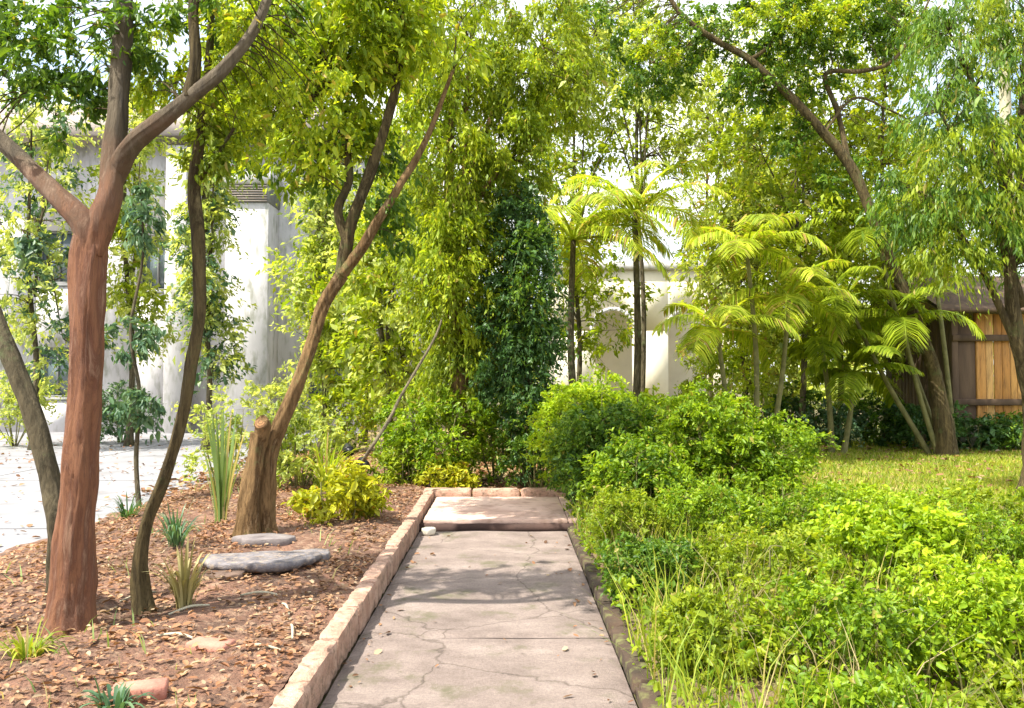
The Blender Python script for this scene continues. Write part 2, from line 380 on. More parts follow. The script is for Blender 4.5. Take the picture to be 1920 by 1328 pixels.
# kerb on the left
M_KERB = rough_mat('kerb_render', (.31,.175,.12), (.50,.325,.24), 6, .92, 1, 60, None, (.20,.13,.085), .012)
def kerb_run(mb, x0, x1, y0, y1, z0, z1, length, horiz=False):
    s = y0 if not horiz else x0; e = y1 if not horiz else x1; k = 0
    while s < e-.05:
        t = min(s+length*random.uniform(.96,1.04), e); dz = random.uniform(-.004,.004); jog = random.uniform(-.004,.004)
        if not horiz: worn(mb, ((x0+x1)/2+jog, (s+t)/2, (z0+z1)/2+dz), (x1-x0, t-s-.010, z1-z0), random.uniform(-.012,.012), s, .006, (5,14,6))
        else: worn(mb, ((s+t)/2, (y0+y1)/2+jog, (z0+z1)/2+dz), (t-s-.010, y1-y0, z1-z0), random.uniform(-.012,.012), s, .006, (14,5,6))
        s = t
mb = MB(); kerb_run(mb, -1.015, -.895, -1, 10.0, -.03, .165, .60)
tag(mb.build('kerb', M_KERB), 'long terracotta kerb with chipped blocks running up the left side of the path', 'kerb')
mb = MB(); kerb_run(mb, -1.04, 3.6, 10.02, 10.22, -.03, .185, .62, True)
tag(mb.build('end_kerb', M_KERB), 'low terracotta kerb crossing behind the tiled landing at the far end of the path', 'kerb')
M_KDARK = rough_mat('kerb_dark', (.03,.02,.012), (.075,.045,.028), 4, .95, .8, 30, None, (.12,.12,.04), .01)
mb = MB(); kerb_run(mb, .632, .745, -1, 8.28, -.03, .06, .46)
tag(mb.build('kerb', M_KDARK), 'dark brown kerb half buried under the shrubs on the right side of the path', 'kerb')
# right planting bed and lawn
def rbz(x, y): return .05+.04*nz(x, y, 1.2, 9)+.02*nz(x, y, 5, 2)-(.03 if x < .80 else 0)
struct(grid('planting_bed', .75, 9.5, .5, 9.6, 60, 70, rbz, rough_mat('bed_soil', (.10,.07,.035), (.22,.15,.08), 2, .95, 1, 20, None, (.16,.15,.05), .03)))
M_LAWN = rough_mat('lawn', (.13,.17,.025), (.30,.29,.05), 1.1, .95, .6, 60, None, (.26,.18,.07))
def lz(x, y): return .0+.05*nz(x, y, .5, 4)
struct(grid('lawn', 1.4, 30, 9.2, 28, 60, 40, lz, M_LAWN))
struct(grid('leafy_ground', -4.3, 1.4, 10.2, 30, 50, 50, lambda x, y: -.01+.04*nz(x, y, 1.1, 6), rough_mat('leafy_soil', (.17,.12,.05), (.36,.25,.13), 1.7, .95, .9, 18, None, (.26,.25,.06), .02)))

# ================= STUFF =================
def blades(name, mat, n, xr, yr, hf, hmin, hmax, w=.006, parent=None, mask=None, lean=.35):
    P = np.stack([rng.uniform(*xr, n), rng.uniform(*yr, n)], 1)
    if mask is not None: P = P[mask(P)]
    n = len(P); z = np.array([hf(x, y) for x, y in P])
    B = np.column_stack([P, z]); a = rng.uniform(0, 2*PI, n); s = np.column_stack([np.cos(a), np.sin(a), np.zeros(n)])*w*rng.uniform(.6,1.4,(n,1))
    h = rng.uniform(hmin, hmax, (n,1)); l = rng.normal(size=(n,3))*lean*h; l[:,2] = 0
    m1 = B+l*.35+np.array([0,0,1])*h*.6; t = B+l+np.array([0,0,1])*h
    V = np.stack([B-s, B+s, m1+s*.7, t, m1-s*.7], 1).reshape(-1,3); i = np.arange(n)[:,None]*5
    o = mesh(name, V, [i+np.array([[0,1,2,4]]), i+np.array([[4,2,3]])], mat, parent); return o
o = blades('lawn_grass', L_GRS, 120000, (1.6, 14), (8.6, 19.5), lz, .05, .13, .009); struct(o, 'stuff')
def scatter_leaves(name, mat, n, xr, yr, hf, size, mask=None, lift=.012, fine=True):
    P = np.stack([rng.uniform(*xr, n), rng.uniform(*yr, n)], 1)
    if mask is not None: P = P[mask(P)]
    z = np.array([hf(x, y) for x, y in P])+rng.uniform(0, lift*2, len(P))+.006
    Q = np.column_stack([P, z]); n = len(Q)
    a = rng.uniform(0, 2*PI, n); d = np.column_stack([np.cos(a), np.sin(a), rng.normal(0, .22, n)]); d = unit(d)
    u = rng.normal(size=(n,3))*.28; u[:,2] += 1; w = unit(np.cross(d, u)); nn = np.cross(w, d)
    L = size*np.clip(np.exp(rng.normal(0, .40, (n,1))), .4, 1.7); wd_ = L*rng.uniform(.14,.34,(n,1))
    c = rng.uniform(-.06,.22,(n,1))
    V = np.stack([Q-d*L*.5, Q-d*L*.2-w*wd_+nn*L*c, Q+d*L*.2-w*wd_*.9+nn*L*c, Q+d*L*.5, Q+d*L*.2+w*wd_*.9+nn*L*c, Q-d*L*.2+w*wd_+nn*L*c], 1).reshape(-1,3)
    i = np.arange(n)[:,None]*6
    return mesh(name, V, [np.concatenate([i+np.array([[0,3,2,1]]), i+np.array([[0,5,4,3]])])], mat)
struct(scatter_leaves('leaf_litter', L_DRY, 34000, (-4.2, -1.05), (2, 12.5), bedz, .034, lambda P: np.array([rng.uniform() < .45+1.1*nz(x, y, 1.4, 41)+.3 for x, y in P])), 'stuff')
struct(scatter_leaves('leaf_litter', L_DRY, 9000, (-5, 4), (10.4, 17), lambda x, y: .02, .09), 'stuff')
struct(scatter_leaves('leaf_litter', L_DRY, 450, (-.88, .6), (2.2, 8.25), lambda x, y: .0, .035, lambda P: rng.uniform(size=len(P)) < np.clip(np.abs(P[:,0]+.13)**3*2.2, .04, 1), .003), 'stuff')
struct(scatter_leaves('leaf_litter', L_DRY, 1500, (-12, -4.3), (4, 22), lambda x, y: -.014, .06), 'stuff')
struct(scatter_leaves('leaf_litter', L_DRY, 2600, (1.6, 13), (9, 19.5), lambda x, y: .07, .07), 'stuff')
# ground cover under the shrubs
def gcover(name, mat, n, xr, yr, size, h, mask=None):
    P = np.stack([rng.uniform(*xr, n), rng.uniform(*yr, n)], 1)
    if mask is not None: P = P[mask(P)]
    hh = np.array([max(.15, .55+1.4*nz(x, y, 1.3, 11)) for x, y in P])
    z = .04+rng.uniform(0, 1, len(P))**.6*h*hh
    V, Q, T = leaf_arrays(np.column_stack([P, z]), size, .5, .15, 1.2, fine=True)
    return mesh(name, V, [Q], mat)
struct(gcover('ground_cover', L_BRT, 26000, (.70, 6.5), (2.2, 9.3), .06, .30, lambda P: ~((P[:,0] < 1.25) & (P[:,1] < 4.8) & (rng.uniform(size=len(P)) < .8))), 'stuff')
struct(gcover('ground_cover', L_OLV, 12000, (.66, 6.5), (2.2, 9.3), .05, .30), 'stuff')
def gh(x, y): return .03
L_DUL = leafmat('dry_stem', (.14,.12,.05), (.26,.21,.10), (.38,.32,.18), .3)
o = blades('dry_stems', L_DUL, 3200, (.75, 4.5), (2.6, 7.5), gh, .10, .55, .004, None, lambda P: np.array([nz(x, y, .9, 51) > .05 for x, y in P]), .4); struct(o, 'stuff')
o = blades('tall_weeds', L_GRS, 9000, (.7, 5.5), (2.4, 8.8), gh, .12, .58, .004, None, lambda P: np.array([nz(x, y, .9, 21) > -.08 for x, y in P])); struct(o, 'stuff')
o = blades('bed_weeds', L_STR, 700, (-4.3, -1.2), (3.2, 12), bedz, .03, .13, .005, None, lambda P: np.array([nz(x, y, .8, 31) > .12 for x, y in P]), .6); struct(o, 'stuff')

# ================= BUILDINGS =================
M_WHITE = rough_mat('white_render', (.47,.455,.465), (.62,.60,.61), 1.6, .9, .7, 40, (1,1,.35), (.33,.33,.29), .01)
M_CREAM = rough_mat('cream_render', (.66,.60,.48), (.78,.72,.58), 1.2, .85, .25, 40, None, None, .004)
M_GREYT = rough_mat('grey_trim', (.13,.135,.135), (.20,.20,.195), 4, .7, .3, 40)
M_ROOF = rough_mat('roof_tile', (.20,.17,.15), (.32,.27,.23), 6, .85, .8, 20, (1,1,6))
m, n, b, o = newmat('glass'); b.inputs['Base Color'].default_value = (.10,.13,.14,1); b.inputs['Roughness'].default_value = .08; b.inputs['Specular IOR Level'].default_value = .8; M_GLASS = m
def wallbox(name, mat, parent, x0, x1, y0, y1, z0, z1, bev=.01):
    return MB().box(((x0+x1)/2, (y0+y1)/2, (z0+z1)/2), (x1-x0, y1-y0, z1-z0), 0, bev).build(name, mat, parent)
def facade(mb, x0, x1, z0, z1, y, th, holes):
    """front wall with rectangular openings (butted boxes)"""
    xs = sorted({x0, x1, *[h[0] for h in holes], *[h[1] for h in holes]})
    for a, c in zip(xs[:-1], xs[1:]):
        cuts = sorted([(h[2], h[3]) for h in holes if h[0] <= a+1e-6 and h[1] >= c-1e-6]); z = z0
        for (p, q) in cuts+[(z1, z1)]:
            if p-z > 1e-4: mb.box(((a+c)/2, y+th/2, (z+p)/2), (c-a, th, p-z))
            z = q
def window(parent, x0, x1, z0, z1, y, trim, arch=False):
    mb = MB(); t = .07
    mb.box(((x0+x1)/2, y+.05, z1-t/2), (x1-x0-.004, .09, t)).box(((x0+x1)/2, y+.05, z0+t/2), (x1-x0-.004, .09, t))
    for x in (x0+t/2+.002, x1-t/2-.002): mb.box((x, y+.05, (z0+z1)/2), (t, .084, z1-z0-2*t-.004))
    mb.box(((x0+x1)/2, y+.05, (z0+z1)/2), (.045, .07, z1-z0-2*t-.006)); f = mb.build('window', trim, parent)
    MB().box(((x0+x1)/2, y+.085, (z0+z1)/2), (x1-x0-2*t, .012, z1-z0-2*t)).build('pane', M_GLASS, None).parent = f
    s = MB().box(((x0+x1)/2, y-.05, z0-.05), (x1-x0+.2, .16, .08), 0, .01).build('sill', trim, None); s.parent = f
    for c in f.children: c.matrix_parent_inverse = Matrix.Identity(4); c.location = -Vector(parent.location)
H = thing('house', 'white two storey house with a grey banded bay, seen between the left tree trunks', 'house', (-12, 26, 0))
mb = MB(); holes = [(-20.5,-19.2,1,2.6), (-17.2,-15.9,1,2.6), (-14,-12.8,1,2.5), (-14,-12.8,4.4,6), (-17.2,-15.9,4.4,6), (-11,-9.9,4.2,5.8), (-5.9,-4.9,.9,2.5), (-5.9,-4.9,4.2,5.7), (-20.5,-19.2,4.4,6)]
facade(mb, -24, -3.2, -.1, 8.6, 24, .3, holes); mb.box((-3.35, 28.15, 4.25), (.3, 7.7, 8.7)).box((-23.85, 28.15, 4.25), (.3, 7.7, 8.7))
mb.build('wall', M_WHITE, H)
for h in holes: window(H, *h, 24.1, M_GREYT)
xA = W(465, 500, 23).x; xB = W(328, 500, 23.4).x
wallbox('bay', M_WHITE, H, xA-.60, xA+.60, 22.9, 24-.004, -.1, 6.6)
wallbox('bay_band', M_GREYT, H, xA-.63, xA+.63, 22.86, 23.994, 6.602, 7.12, .03)
mb = MB()
for k in range(7): mb.box((xA, 22.845, 6.64+k*.07), (1.14, .05, .03), 0, .008)
mb.build('louvre', M_ROOF, H)
wallbox('bay_cap', M_WHITE, H, xA-.70, xA+.70, 22.8, 23.996, 7.124, 7.5, .05)
wallbox('corner_pier', M_WHITE, H, xB-.30, xB+.30, 23.4, 23.997, -.1, 8.4)
rf = MB(); V = [(-24.6,23.2,8.62),(-2.6,23.2,8.62),(-2.6,32.6,8.62),(-24.6,32.6,8.62),(-20.5,28,11.2),(-6.6,28,11.2)]
rf.add(V, [(0,1,5,4),(2,3,4,5),(3,2,1,0)], [(1,2,5),(3,0,4)]); rf.build('roof', M_ROOF, H)
# cream arcade building in the centre gap
H = thing('arcade_building', 'cream building with round arched openings glimpsed through the palms past the end of the path', 'building', (8, 34, 0))
mb = MB(); y0 = 34; x0b, x1b = 2.0, 9.6; ar = []
for c in (W(1150,600,34).x, W(1290,600,34).x): ar.append(c)
r_ = .85; zs = 3.6; xs = x0b
for c in ar:
    mb.box(((xs+c-r_)/2, y0+.2, zs/2), (c-r_-xs, .4, zs)); xs = c+r_
mb.box(((xs+x1b)/2, y0+.2, zs/2), (x1b-xs, .4, zs)); top = 6.2
xs = x0b
for c in ar:
    mb.box(((xs+c-r_)/2, y0+.2, (zs+top)/2), (c-r_-xs, .4, top-zs)); xs = c+r_
    N = 12; V = []
    for k in range(N+1):
        a = PI*k/N; x = c-r_*math.cos(a); z = zs+r_*math.sin(a)
        V += [(x, y0, z), (x, y0, top), (x, y0+.4, z), (x, y0+.4, top)]
    Q = []
    for k in range(N):
        a = 4*k; Q += [(a,a+4,a+5,a+1), (a+2,a+3,a+7,a+6), (a,a+2,a+6,a+4), (a+1,a+5,a+7,a+3)]
    mb.add(V, Q)
mb.box(((xs+x1b)/2, y0+.2, (zs+top)/2), (x1b-xs, .4, top-zs)); mb.build('wall', M_CREAM, H)
for c in ar:
    mb = MB(); N = 16
    for k in range(N):
        a0, a1 = PI*k/N, PI*(k+1)/N; am = (a0+a1)/2
        V = []
        for a in (a0, a1):
            for rr in (r_-.002, r_+.16):
                for yy in (y0-.07, y0-.003): V.append((c-rr*math.cos(a), yy, zs+rr*math.sin(a)))
        mb.add(V, [(0,4,6,2),(1,3,7,5),(0,1,5,4),(2,6,7,3),(0,2,3,1),(4,5,7,6)])
    mb.build('arch_trim', M_WHITE, H)
wallbox('back_wall', M_CREAM, H, x0b, x1b, 37, 37.3, 0, 6.2)
wallbox('cornice', M_WHITE, H, x0b-.2, x1b+.2, 33.8, 37.5, 6.204, 6.55, .05)
# timber shed at the right
m, n, b, o = newmat('timber_boards')
g = n.nodes.new('ShaderNodeNewGeometry')
col = ramp(n, g.outputs['Random Per Island'], [(0, (.42,.19,.04)), (.5, (.60,.32,.09)), (1, (.70,.44,.17))])
gr = ramp(n, noisef(n, 3, 10, (6,6,.7), .75), [(.32, (.38,.36,.36)), (.5, (.9,.88,.86)), (.7, (1.15,1.1,1.05))]); col = mixc(n, 1.0, col, gr, 'MULTIPLY')
n.links.new(col, b.inputs['Base Color']); b.inputs['Roughness'].default_value = .7; bump(n, b, noisef(n, 5, 6, (6,6,.5)), .5, .01); M_TIM = m
M_TIMD = rough_mat('timber_dark', (.06,.035,.02), (.13,.08,.045), 4, .8, .6, 30, (1,1,.2))
sx = W(1782, 700, 17.5).x; H = thing('timber_shed', 'orange timber shed with vertical boards and dark corner post behind the palms at the right', 'shed', (sx+2, 18, 0))
mb = MB(); x = sx+.62
while x < sx+4.2:
    w_ = random.uniform(.15,.19); mb.box((x+w_/2, 17.5+random.uniform(-.008,.008), 1.55), (w_-.012, .03, 2.86), 0, .006); x += w_
mb.build('board_wall', M_TIM, H)
mb = MB(); y = 17.6
while y < 20.3: mb.box((sx+.05, y+.08, 1.55), (.03, .15, 2.86), 0, .006); y += .162
mb.build('side_wall', M_TIMD, H)
wallbox('corner_post', M_TIMD, H, sx, sx+.14, 17.42, 17.56, 0, 3.0); wallbox('door', M_TIMD, H, sx+.145, sx+.54, 17.47, 17.52, .1, 2.8)
wallbox('door_post', M_TIM, H, sx+.545, sx+.615, 17.44, 17.55, 0, 3.0)
mb = MB().box((sx+2.1, 17.40, 1.05), (4.2, .05, .14), 0, .01).box((sx+2.1, 17.40, 2.45), (4.2, .05, .14), 0, .01); mb.build('rail', M_TIMD, H)
wallbox('stone_footing', rough_mat('footing', (.28,.25,.20), (.42,.38,.31), 5, .9, .8, 20), H, sx+.1, sx+4.2, 17.3, 17.38, -.05, .55)
V = [(sx-.5,16.9,3.05),(sx+4.8,16.9,3.05),(sx+4.8,18.95,4.0),(sx-.5,18.95,4.0),(sx-.5,21,3.05),(sx+4.8,21,3.05)]
V = V+[(x, y, z-.08) for x, y, z in V]
MB().add(V, [(0,1,2,3),(3,2,5,4),(7,6,9,8),(8,9,10,11),(0,6,7,1),(4,5,11,10)]).build('roof', M_TIMD, H)

# ================= TREES, LEFT =================
# 1: red barked tree
b0 = G(135, 1185, .12); D = b0.y
t = thing('red_barked_tree', 'nearest tree, with reddish brown bark and a fork at head height, left of the path', 'tree', b0)
tr = [b0+Vector((0,0,-.12)), W(134,1130,D), W(142,980,D), W(155,800,D), W(163,620,D), W(168,480,D+.02), W(176,415,D+.04)]
MB().tube(tr, [.155,.122,.104,.092,.085,.095,.082], 64, .10, 26, 1, .45, .075).build('trunk', BARK_MIX, t, True)
l1 = [W(172,490,D), W(158,425,D), W(120,380,D+.02), W(65,325,D+.1), W(0,262,D+.15), W(-110,170,D+.2)]
l2 = [W(174,480,D), W(190,410,D+.02), W(207,360,D+.05), W(213,280,D+.1), W(226,140,D+.15), W(236,-60,D+.2)]
l3 = [W(209,372,D+.10), W(222,315,D+.08), W(252,268,D+.02), W(310,222,D-.05), W(362,178,D-.1), W(420,130,D-.1), W(480,50,D-.05), W(520,-60,D)]
l4 = [W(355,185,D-.1), W(366,110,D-.08), W(362,20,D-.05), W(372,-80,D)]
l5 = [W(166,545,D+.02), W(184,500,D-.02), W(203,462,D-.05)]
for l, r, mt in ((l1, [.05,.074,.064,.055,.047,.036], BARK_MIX), (l2, [.06,.076,.070,.064,.058,.045], BARK_MIX), (l3, [.03,.056,.054,.048,.043,.036,.03,.02], BARK_MIX), (l4, [.04,.034,.03,.022], BARK_DRK)):
    MB().tube(l, r, 40, .12, 16, len(l), 0, .07).build('limb', mt, t, True)
st2 = [G(118,1120,.12), W(112,1010,D+.25), W(95,900,D+.3), W(62,780,D+.35), W(20,670,D+.4), W(-25,560,D+.5), W(-120,380,D+.6)]
MB().tube(st2, [.09,.064,.056,.056,.056,.052,.046], 44, .1, 18, 5, .3, .075).build('second_stem', BARK_GRY, t, True)
anc = along(l1)+along(l2)+along(l3, 8, .4)+along(l4)
foliage('crown', L_GRN, t, [(W(150,90,D+.3), (.38,.3,.30), 26), (W(40,30,D+.4), (.35,.3,.22), 14), (W(110,190,D+.4), (.3,.25,.22), 10), (W(280,60,D+.3), (.25,.25,.2), 10),
   (W(-60,80,D+.2), (.3,.4,.4), 10), (W(430,-30,D), (.4,.4,.25), 12)], 70, .055, .10, .5, .42, True, anchors=anc, tw=.004)
foliage('hanging_leaves', L_YEL, t, [(W(480,60,D+.3), (.25,.3,.3), 18), (W(560,150,D+.5), (.3,.3,.35), 24), (W(420,230,D+.4), (.2,.2,.22), 12), (W(300,150,D+.5), (.16,.2,.2), 7)], 62, .05, .09, .7, .42, True, anchors=along(l3, 8, .5), tw=.003)
foliage('low_leaf_spray', L_BLU, t, [(W(85,478,D+.4), (.12,.1,.10), 6)], 34, .06, .05, .5, .5, True, anchors=[W(40,430,D+.4), st2[5]], tw=.002)
# 2: thin dark trunk
b0 = G(270,1150,.12); D = b0.y
t = thing('slender_tree', 'slender dark tree with a thin curving trunk just right of the red barked tree', 'tree', b0)
p = [b0+Vector((0,0,-.05)), W(262,1060,D), W(276,980,D), W(308,895,D), W(340,790,D), W(360,680,D), W(374,580,D), W(371,450,D), W(364,350,D), W(376,250,D), W(392,120,D), W(398,-60,D)]
MB().tube(p, [.054,.038,.036,.037,.037,.036,.037,.040,.034,.03,.024,.018], 36, .14, 12, 8, .4, .09).build('trunk', BARK_DRK, t, True)
q = [p[8], W(400,300,D-.05), W(440,240,D-.1)]; MB().tube(q, [.02,.015,.008], 8, .1, 5, 3).build('limb', BARK_DRK, t, True)
foliage('crown', L_OLV, t, [(W(385,285,D), (.16,.2,.16), 10), (W(430,180,D), (.25,.25,.25), 16), (W(380,40,D+.2), (.3,.3,.3), 14)], 60, .05, .08, .7, .42, True, anchors=along(p[7:])+along(q), tw=.003)
# low blue-green shrub strung out behind trunk 1
t = thing('blue_green_sapling', 'young tree with drooping blue green leaves between the red barked trunk and the slender trunk', 'tree', G(262,960,.0))
D = G(262,960,0).y; p = [G(262,965,0), W(255,860,D), W(262,740,D), W(245,620,D), W(268,480,D), W(262,330,D)]
MB().tube(p, [.03,.026,.022,.02,.015,.006], 9, .1, 5, 2).build('trunk', BARK_GRY, t, True)
foliage('crown', L_BLU, t, [(W(262,760,D), (.28,.2,.26), 12), (W(245,640,D), (.25,.2,.3), 10), (W(262,400,D), (.22,.2,.4), 14)], 40, .10, .10, .9, .42, True, anchors=along(p), tw=.004)
# 3: forked tan tree
b0 = G(495,1005,.1); D = b0.y
t = thing('forked_leaning_tree', 'tan barked forked tree leaning right behind the grey stones in the left bed', 'tree', b0)
p = [b0+Vector((0,0,-.05)), W(497,920,D), W(512,830,D), W(548,745,D), W(580,660,D), W(606,575,D), W(640,515,D)]
p2 = [p[-1], W(656,430,D), W(690,335,D), W(722,240,D), W(745,150,D), W(754,60,D), W(752,-60,D)]
p3 = [p[-1]+Vector((0,-.02,0)), W(676,470,D-.05), W(705,420,D-.1), W(745,355,D-.1), W(800,260,D), W(850,130,D+.1)]
p4 = [W(650,450,D), W(634,395,D), W(655,330,D+.1), W(640,230,D+.2), W(625,120,D+.2)]
MB().tube(p, [.11,.085,.07,.064,.058,.062,.062], 44, .13, 16, 4, .5, .08).build('trunk', BARK_TAN, t, True)
for l, r, mt in ((p2, [.062,.056,.05,.044,.038,.032,.024], BARK_DRK), (p3, [.062,.052,.045,.036,.028,.016], BARK_TAN), (p4, [.05,.042,.036,.03,.015], BARK_DRK)):
    MB().tube(l, r, 30, .12, 12, len(l)+3, 0, .08).build('limb', mt, t, True)
anc = along(p2, 6)+along(p3, 6)+along(p4, 6)
foliage('crown', L_YEL, t, [(W(570,190,D+.2), (.75,.6,.75), 85), (W(620,60,D), (.9,.8,.5), 60), (W(480,110,D+.3), (.5,.5,.6), 34), (W(700,60,D), (.6,.6,.45), 34), (W(800,20,D), (.7,.7,.5), 40)], 60, .085, .17, .8, .42, True, anchors=anc, tw=.004)
foliage('inner_crown', L_GRN, t, [(W(600,60,D+.5), (.7,.5,.5), 36), (W(470,260,D+.5), (.4,.3,.4), 12), (W(730,420,D+.2), (.25,.3,.3), 8), (W(650,300,D+.5), (.5,.3,.5), 14)], 60, .085, .15, .7, .42, True, anchors=anc, tw=.003)
# stump
sb = G(462,1010,.1); t = thing('stump', 'cut tree stump with a sawn orange face beside the foot of the forked leaning tree', 'stump', sb); D = sb.y
p = [sb+Vector((0,0,-.05)), W(468,930,D), W(478,870,D), W(485,812,D)]
MB().tube(p, [.12,.09,.078,.074], 44, .14, 16, 9, .35, .08).build('trunk', BARK_TAN, t, True)
m, n, b, o = newmat('sawn_wood'); tc = n.nodes.new('ShaderNodeTexCoord'); wv = n.nodes.new('ShaderNodeTexWave'); wv.wave_type = 'RINGS'; wv.rings_direction = 'SPHERICAL'
wv.inputs['Scale'].default_value = 14; wv.inputs['Distortion'].default_value = 3.5; wv.inputs['Detail'].default_value = 3; n.links.new(tc.outputs['Object'], wv.inputs['Vector'])
c1 = ramp(n, wv.outputs['Fac'], [(.2, (.13,.06,.022)), (.7, (.27,.14,.05))]); c1 = mixc(n, 1.0, c1, ramp(n, noisef(n, 12, 8, None, .7), [(.35, (.45,.42,.4)), (.6, (1.1,1.1,1.1))]), 'MULTIPLY')
n.links.new(c1, b.inputs['Base Color']); b.inputs['Roughness'].default_value = .85; bump(n, b, noisef(n, 30, 8), 1, .01)
c = W(489,792,D-.08); d_ = Vector((-.10,-.80,.55)).normalized()
MB().tube([p[-1]+Vector((0,.03,-.12)), c-d_*.06, c], [.072,.07,.066], 22, .10, 6, 4).build('cut_end', BARK_TAN, t, True)
e1 = d_.orthogonal().normalized(); e2 = d_.cross(e1); V = [c+d_*.004]; N = 22
for q, (rr, oo) in enumerate(((.03,.004),(.05,.003),(.058,-.004))):
    V += [c+(e1*math.cos(2*PI*k/N)+e2*math.sin(2*PI*k/N))*rr*(1+.05*math.sin(3*2*PI*k/N))+d_*(oo+.002*math.sin(k*2.1)) for k in range(N)]
T_ = [(0, 1+k, 1+(k+1)%N) for k in range(N)]; Q_ = [(1+a*N+k, 1+(a+1)*N+k, 1+(a+1)*N+(k+1)%N, 1+a*N+(k+1)%N) for a in (0,1) for k in range(N)]
MB().add(np.array(V)-np.array(c), Q_, T_).build('sawn_face', m, None).location = c
f_ = bpy.data.objects['sawn_face']; f_.parent = t; f_.location = Vector(c)-t.location
# leaning pale pole
a_ = W(688,852,9.6); b_ = W(812,640,10.0)
o = MB().tube([G(655,905,.1), a_, W(728,790,9.7), W(752,742,9.8), b_, W(828,600,10.05)], [.024,.022,.021,.018,.017,.010], 9, .12, 6, 3).build('dead_branch', bark_mat('dead_wood', (.13,.11,.07), (.24,.20,.13), (.34,.30,.21)), None, True)
tag(o, 'thin pale dead branch leaning up out of the bed towards the dense olive tree', 'branch')

# ================= DENSE TREES, CENTRE =================
def big_tree(name, label, px, py, D, mat, blobs, bark, trunk_r=.16, top=200, per=60, size=.10, cr=.24, droop=.9, vert=1.6, mat2=None, blobs2=None, group=None, aspect=.36, lean=0, nlimb=6, fine=False, cat='tree', upb=1.0):
    b0 = G(px, py, 0); b0 = Vector((b0.x*D/b0.y, D, 0)); t = thing(name, label, cat, b0, group)
    topp = W(px+lean, top, D); p = [b0+Vector((0,0,-.1)), b0.lerp(topp, .25)+Vector((.1,0,0)), b0.lerp(topp, .55)+Vector((-.08,0,0)), topp]
    mb = MB().tube(p, [trunk_r, trunk_r*.8, trunk_r*.6, trunk_r*.25], 12, .12, 6, 2, .5); mb.build('trunk', bark, t, True)
    mb = MB(); anc = along(p, 5, .3)
    cs = [b for b in blobs]; random.shuffle(cs)
    for c, r, k in cs[:nlimb]:
        c = Vector(c); s = p[1].lerp(p[3], random.uniform(.05,.75)); mid = s.lerp(c, .5)+Vector((0,0,.12*(c-s).length)); mb.tube([s, mid, c], [trunk_r*.4, trunk_r*.28, trunk_r*.1], 8, .1, 5, 1); anc += along([s, mid, c], 4, .3)
    mb.build('limbs', bark, t, True)
    foliage('crown', mat, t, blobs, per, size, cr, droop, aspect, fine, vert, anchors=anc, tw=.006, upb=upb)
    if mat2: foliage('inner_crown', mat2, t, blobs2, per, size, cr, droop, aspect, fine, vert, upb=upb)
    return t
D = 11.6
big_tree('dense_olive_tree', 'tall dense olive green tree hanging like a curtain over the far end of the path', 850, 870, D, L_OLV,
   [(W(860,300,D), (.95,.8,1.5), 130), (W(880,80,D), (1.1,.9,1.0), 110), (W(1020,90,D+.4), (.9,.8,.8), 75), (W(1080,190,D+.5), (.7,.6,.5), 30), (W(870,520,D), (.75,.7,1.2), 110), (W(820,470,D-.2), (.45,.5,.9), 40), (W(870,680,D), (.5,.5,.7), 50), (W(960,300,D), (.6,.6,.6), 34)],
   BARK_TAN, .15, 120, 96, .085, .20, 1.1, 1.9, L_YEL, [(W(820,200,D-.7), (.6,.3,1.1), 40), (W(850,480,D-.7), (.4,.3,.9), 28), (W(1000,160,D-.3), (.7,.4,.6), 30)])
D = 11.5
big_tree('conical_dark_tree', 'dark bluish green conical tree at the right edge of the dense olive tree', 985, 850, D, L_DRK,
   [(W(985,560,D-.2), (.46,.5,1.1), 110), (W(975,430,D-.2), (.34,.4,.6), 50), (W(985,690,D-.2), (.48,.5,.8), 70), (W(940,640,D-.3), (.4,.4,.8), 44), (W(960,370,D-.2), (.2,.2,.3), 12)],
   BARK_DRK, .10, 380, 70, .08, .16, .6, 1.2, L_GRN, [(W(980,540,D-.5), (.35,.25,1.1), 26)])
# shrubs at the far end of the path
def shrub(name, label, x, y, r, h, mat, n=40, per=70, size=.055, cr=.11, group=None, droop=.1, mat2=None, aspect=.5, z0=0.02, fine=True, upb=1.1, squash=1.0):
    t = thing(name, label, 'shrub', (x, y, z0), group); mb = MB(); tips = []
    for k in range(9):
        a = k*2.4+x*3; rr = r*.6*math.sqrt((k+.5)/9); e = Vector((x+rr*math.cos(a), y+rr*math.sin(a)*squash, z0+h*random.uniform(.55,.85)))
        s = Vector((x+.05*math.cos(a), y+.05*math.sin(a), z0-.03)); mb.tube([s, s.lerp(e, .5)+Vector((.05*math.cos(a), .05*math.sin(a), -.03)), e], [.014, .01, .004], 5, 0, 3); tips += [s.lerp(e, .5), s.lerp(e, .75), e]
    mb.build('stems', STEM, t, True)
    bl = [((x, y, z0+h*.5), (r*.88, r*.88*squash, h*.48), n)]
    for k in range(4):
        a = random.uniform(0, 2*PI); bl.append(((x+r*.5*math.cos(a), y+r*.5*math.sin(a)*squash, z0+h*random.uniform(.45,.75)), (r*.45, r*.45, h*.28), max(3, n//6)))
    foliage('foliage', mat, t, bl, per, size, cr, droop, aspect, fine, 1.0, anchors=tips, tw=.002, twmat=STEM, upb=upb)
    if mat2: foliage('inner_foliage', mat2, t, [(bl[0][0], (r*.7, r*.7*squash, h*.42), n//2)], per, size, cr, droop, aspect, fine)
    return t
shrub('shrub', 'bright green bush below the dense olive tree, just left of the landing', W(820,760,11).x, 11.4, .85, 1.55, L_BRT, 80, 60, .07, .12)
shrub('shrub', 'darker green bush behind the right half of the end kerb, under the conical dark tree', W(930,800,12.4).x, 12.2, .6, 1.3, L_BRT, 50, 60, .07, .12)
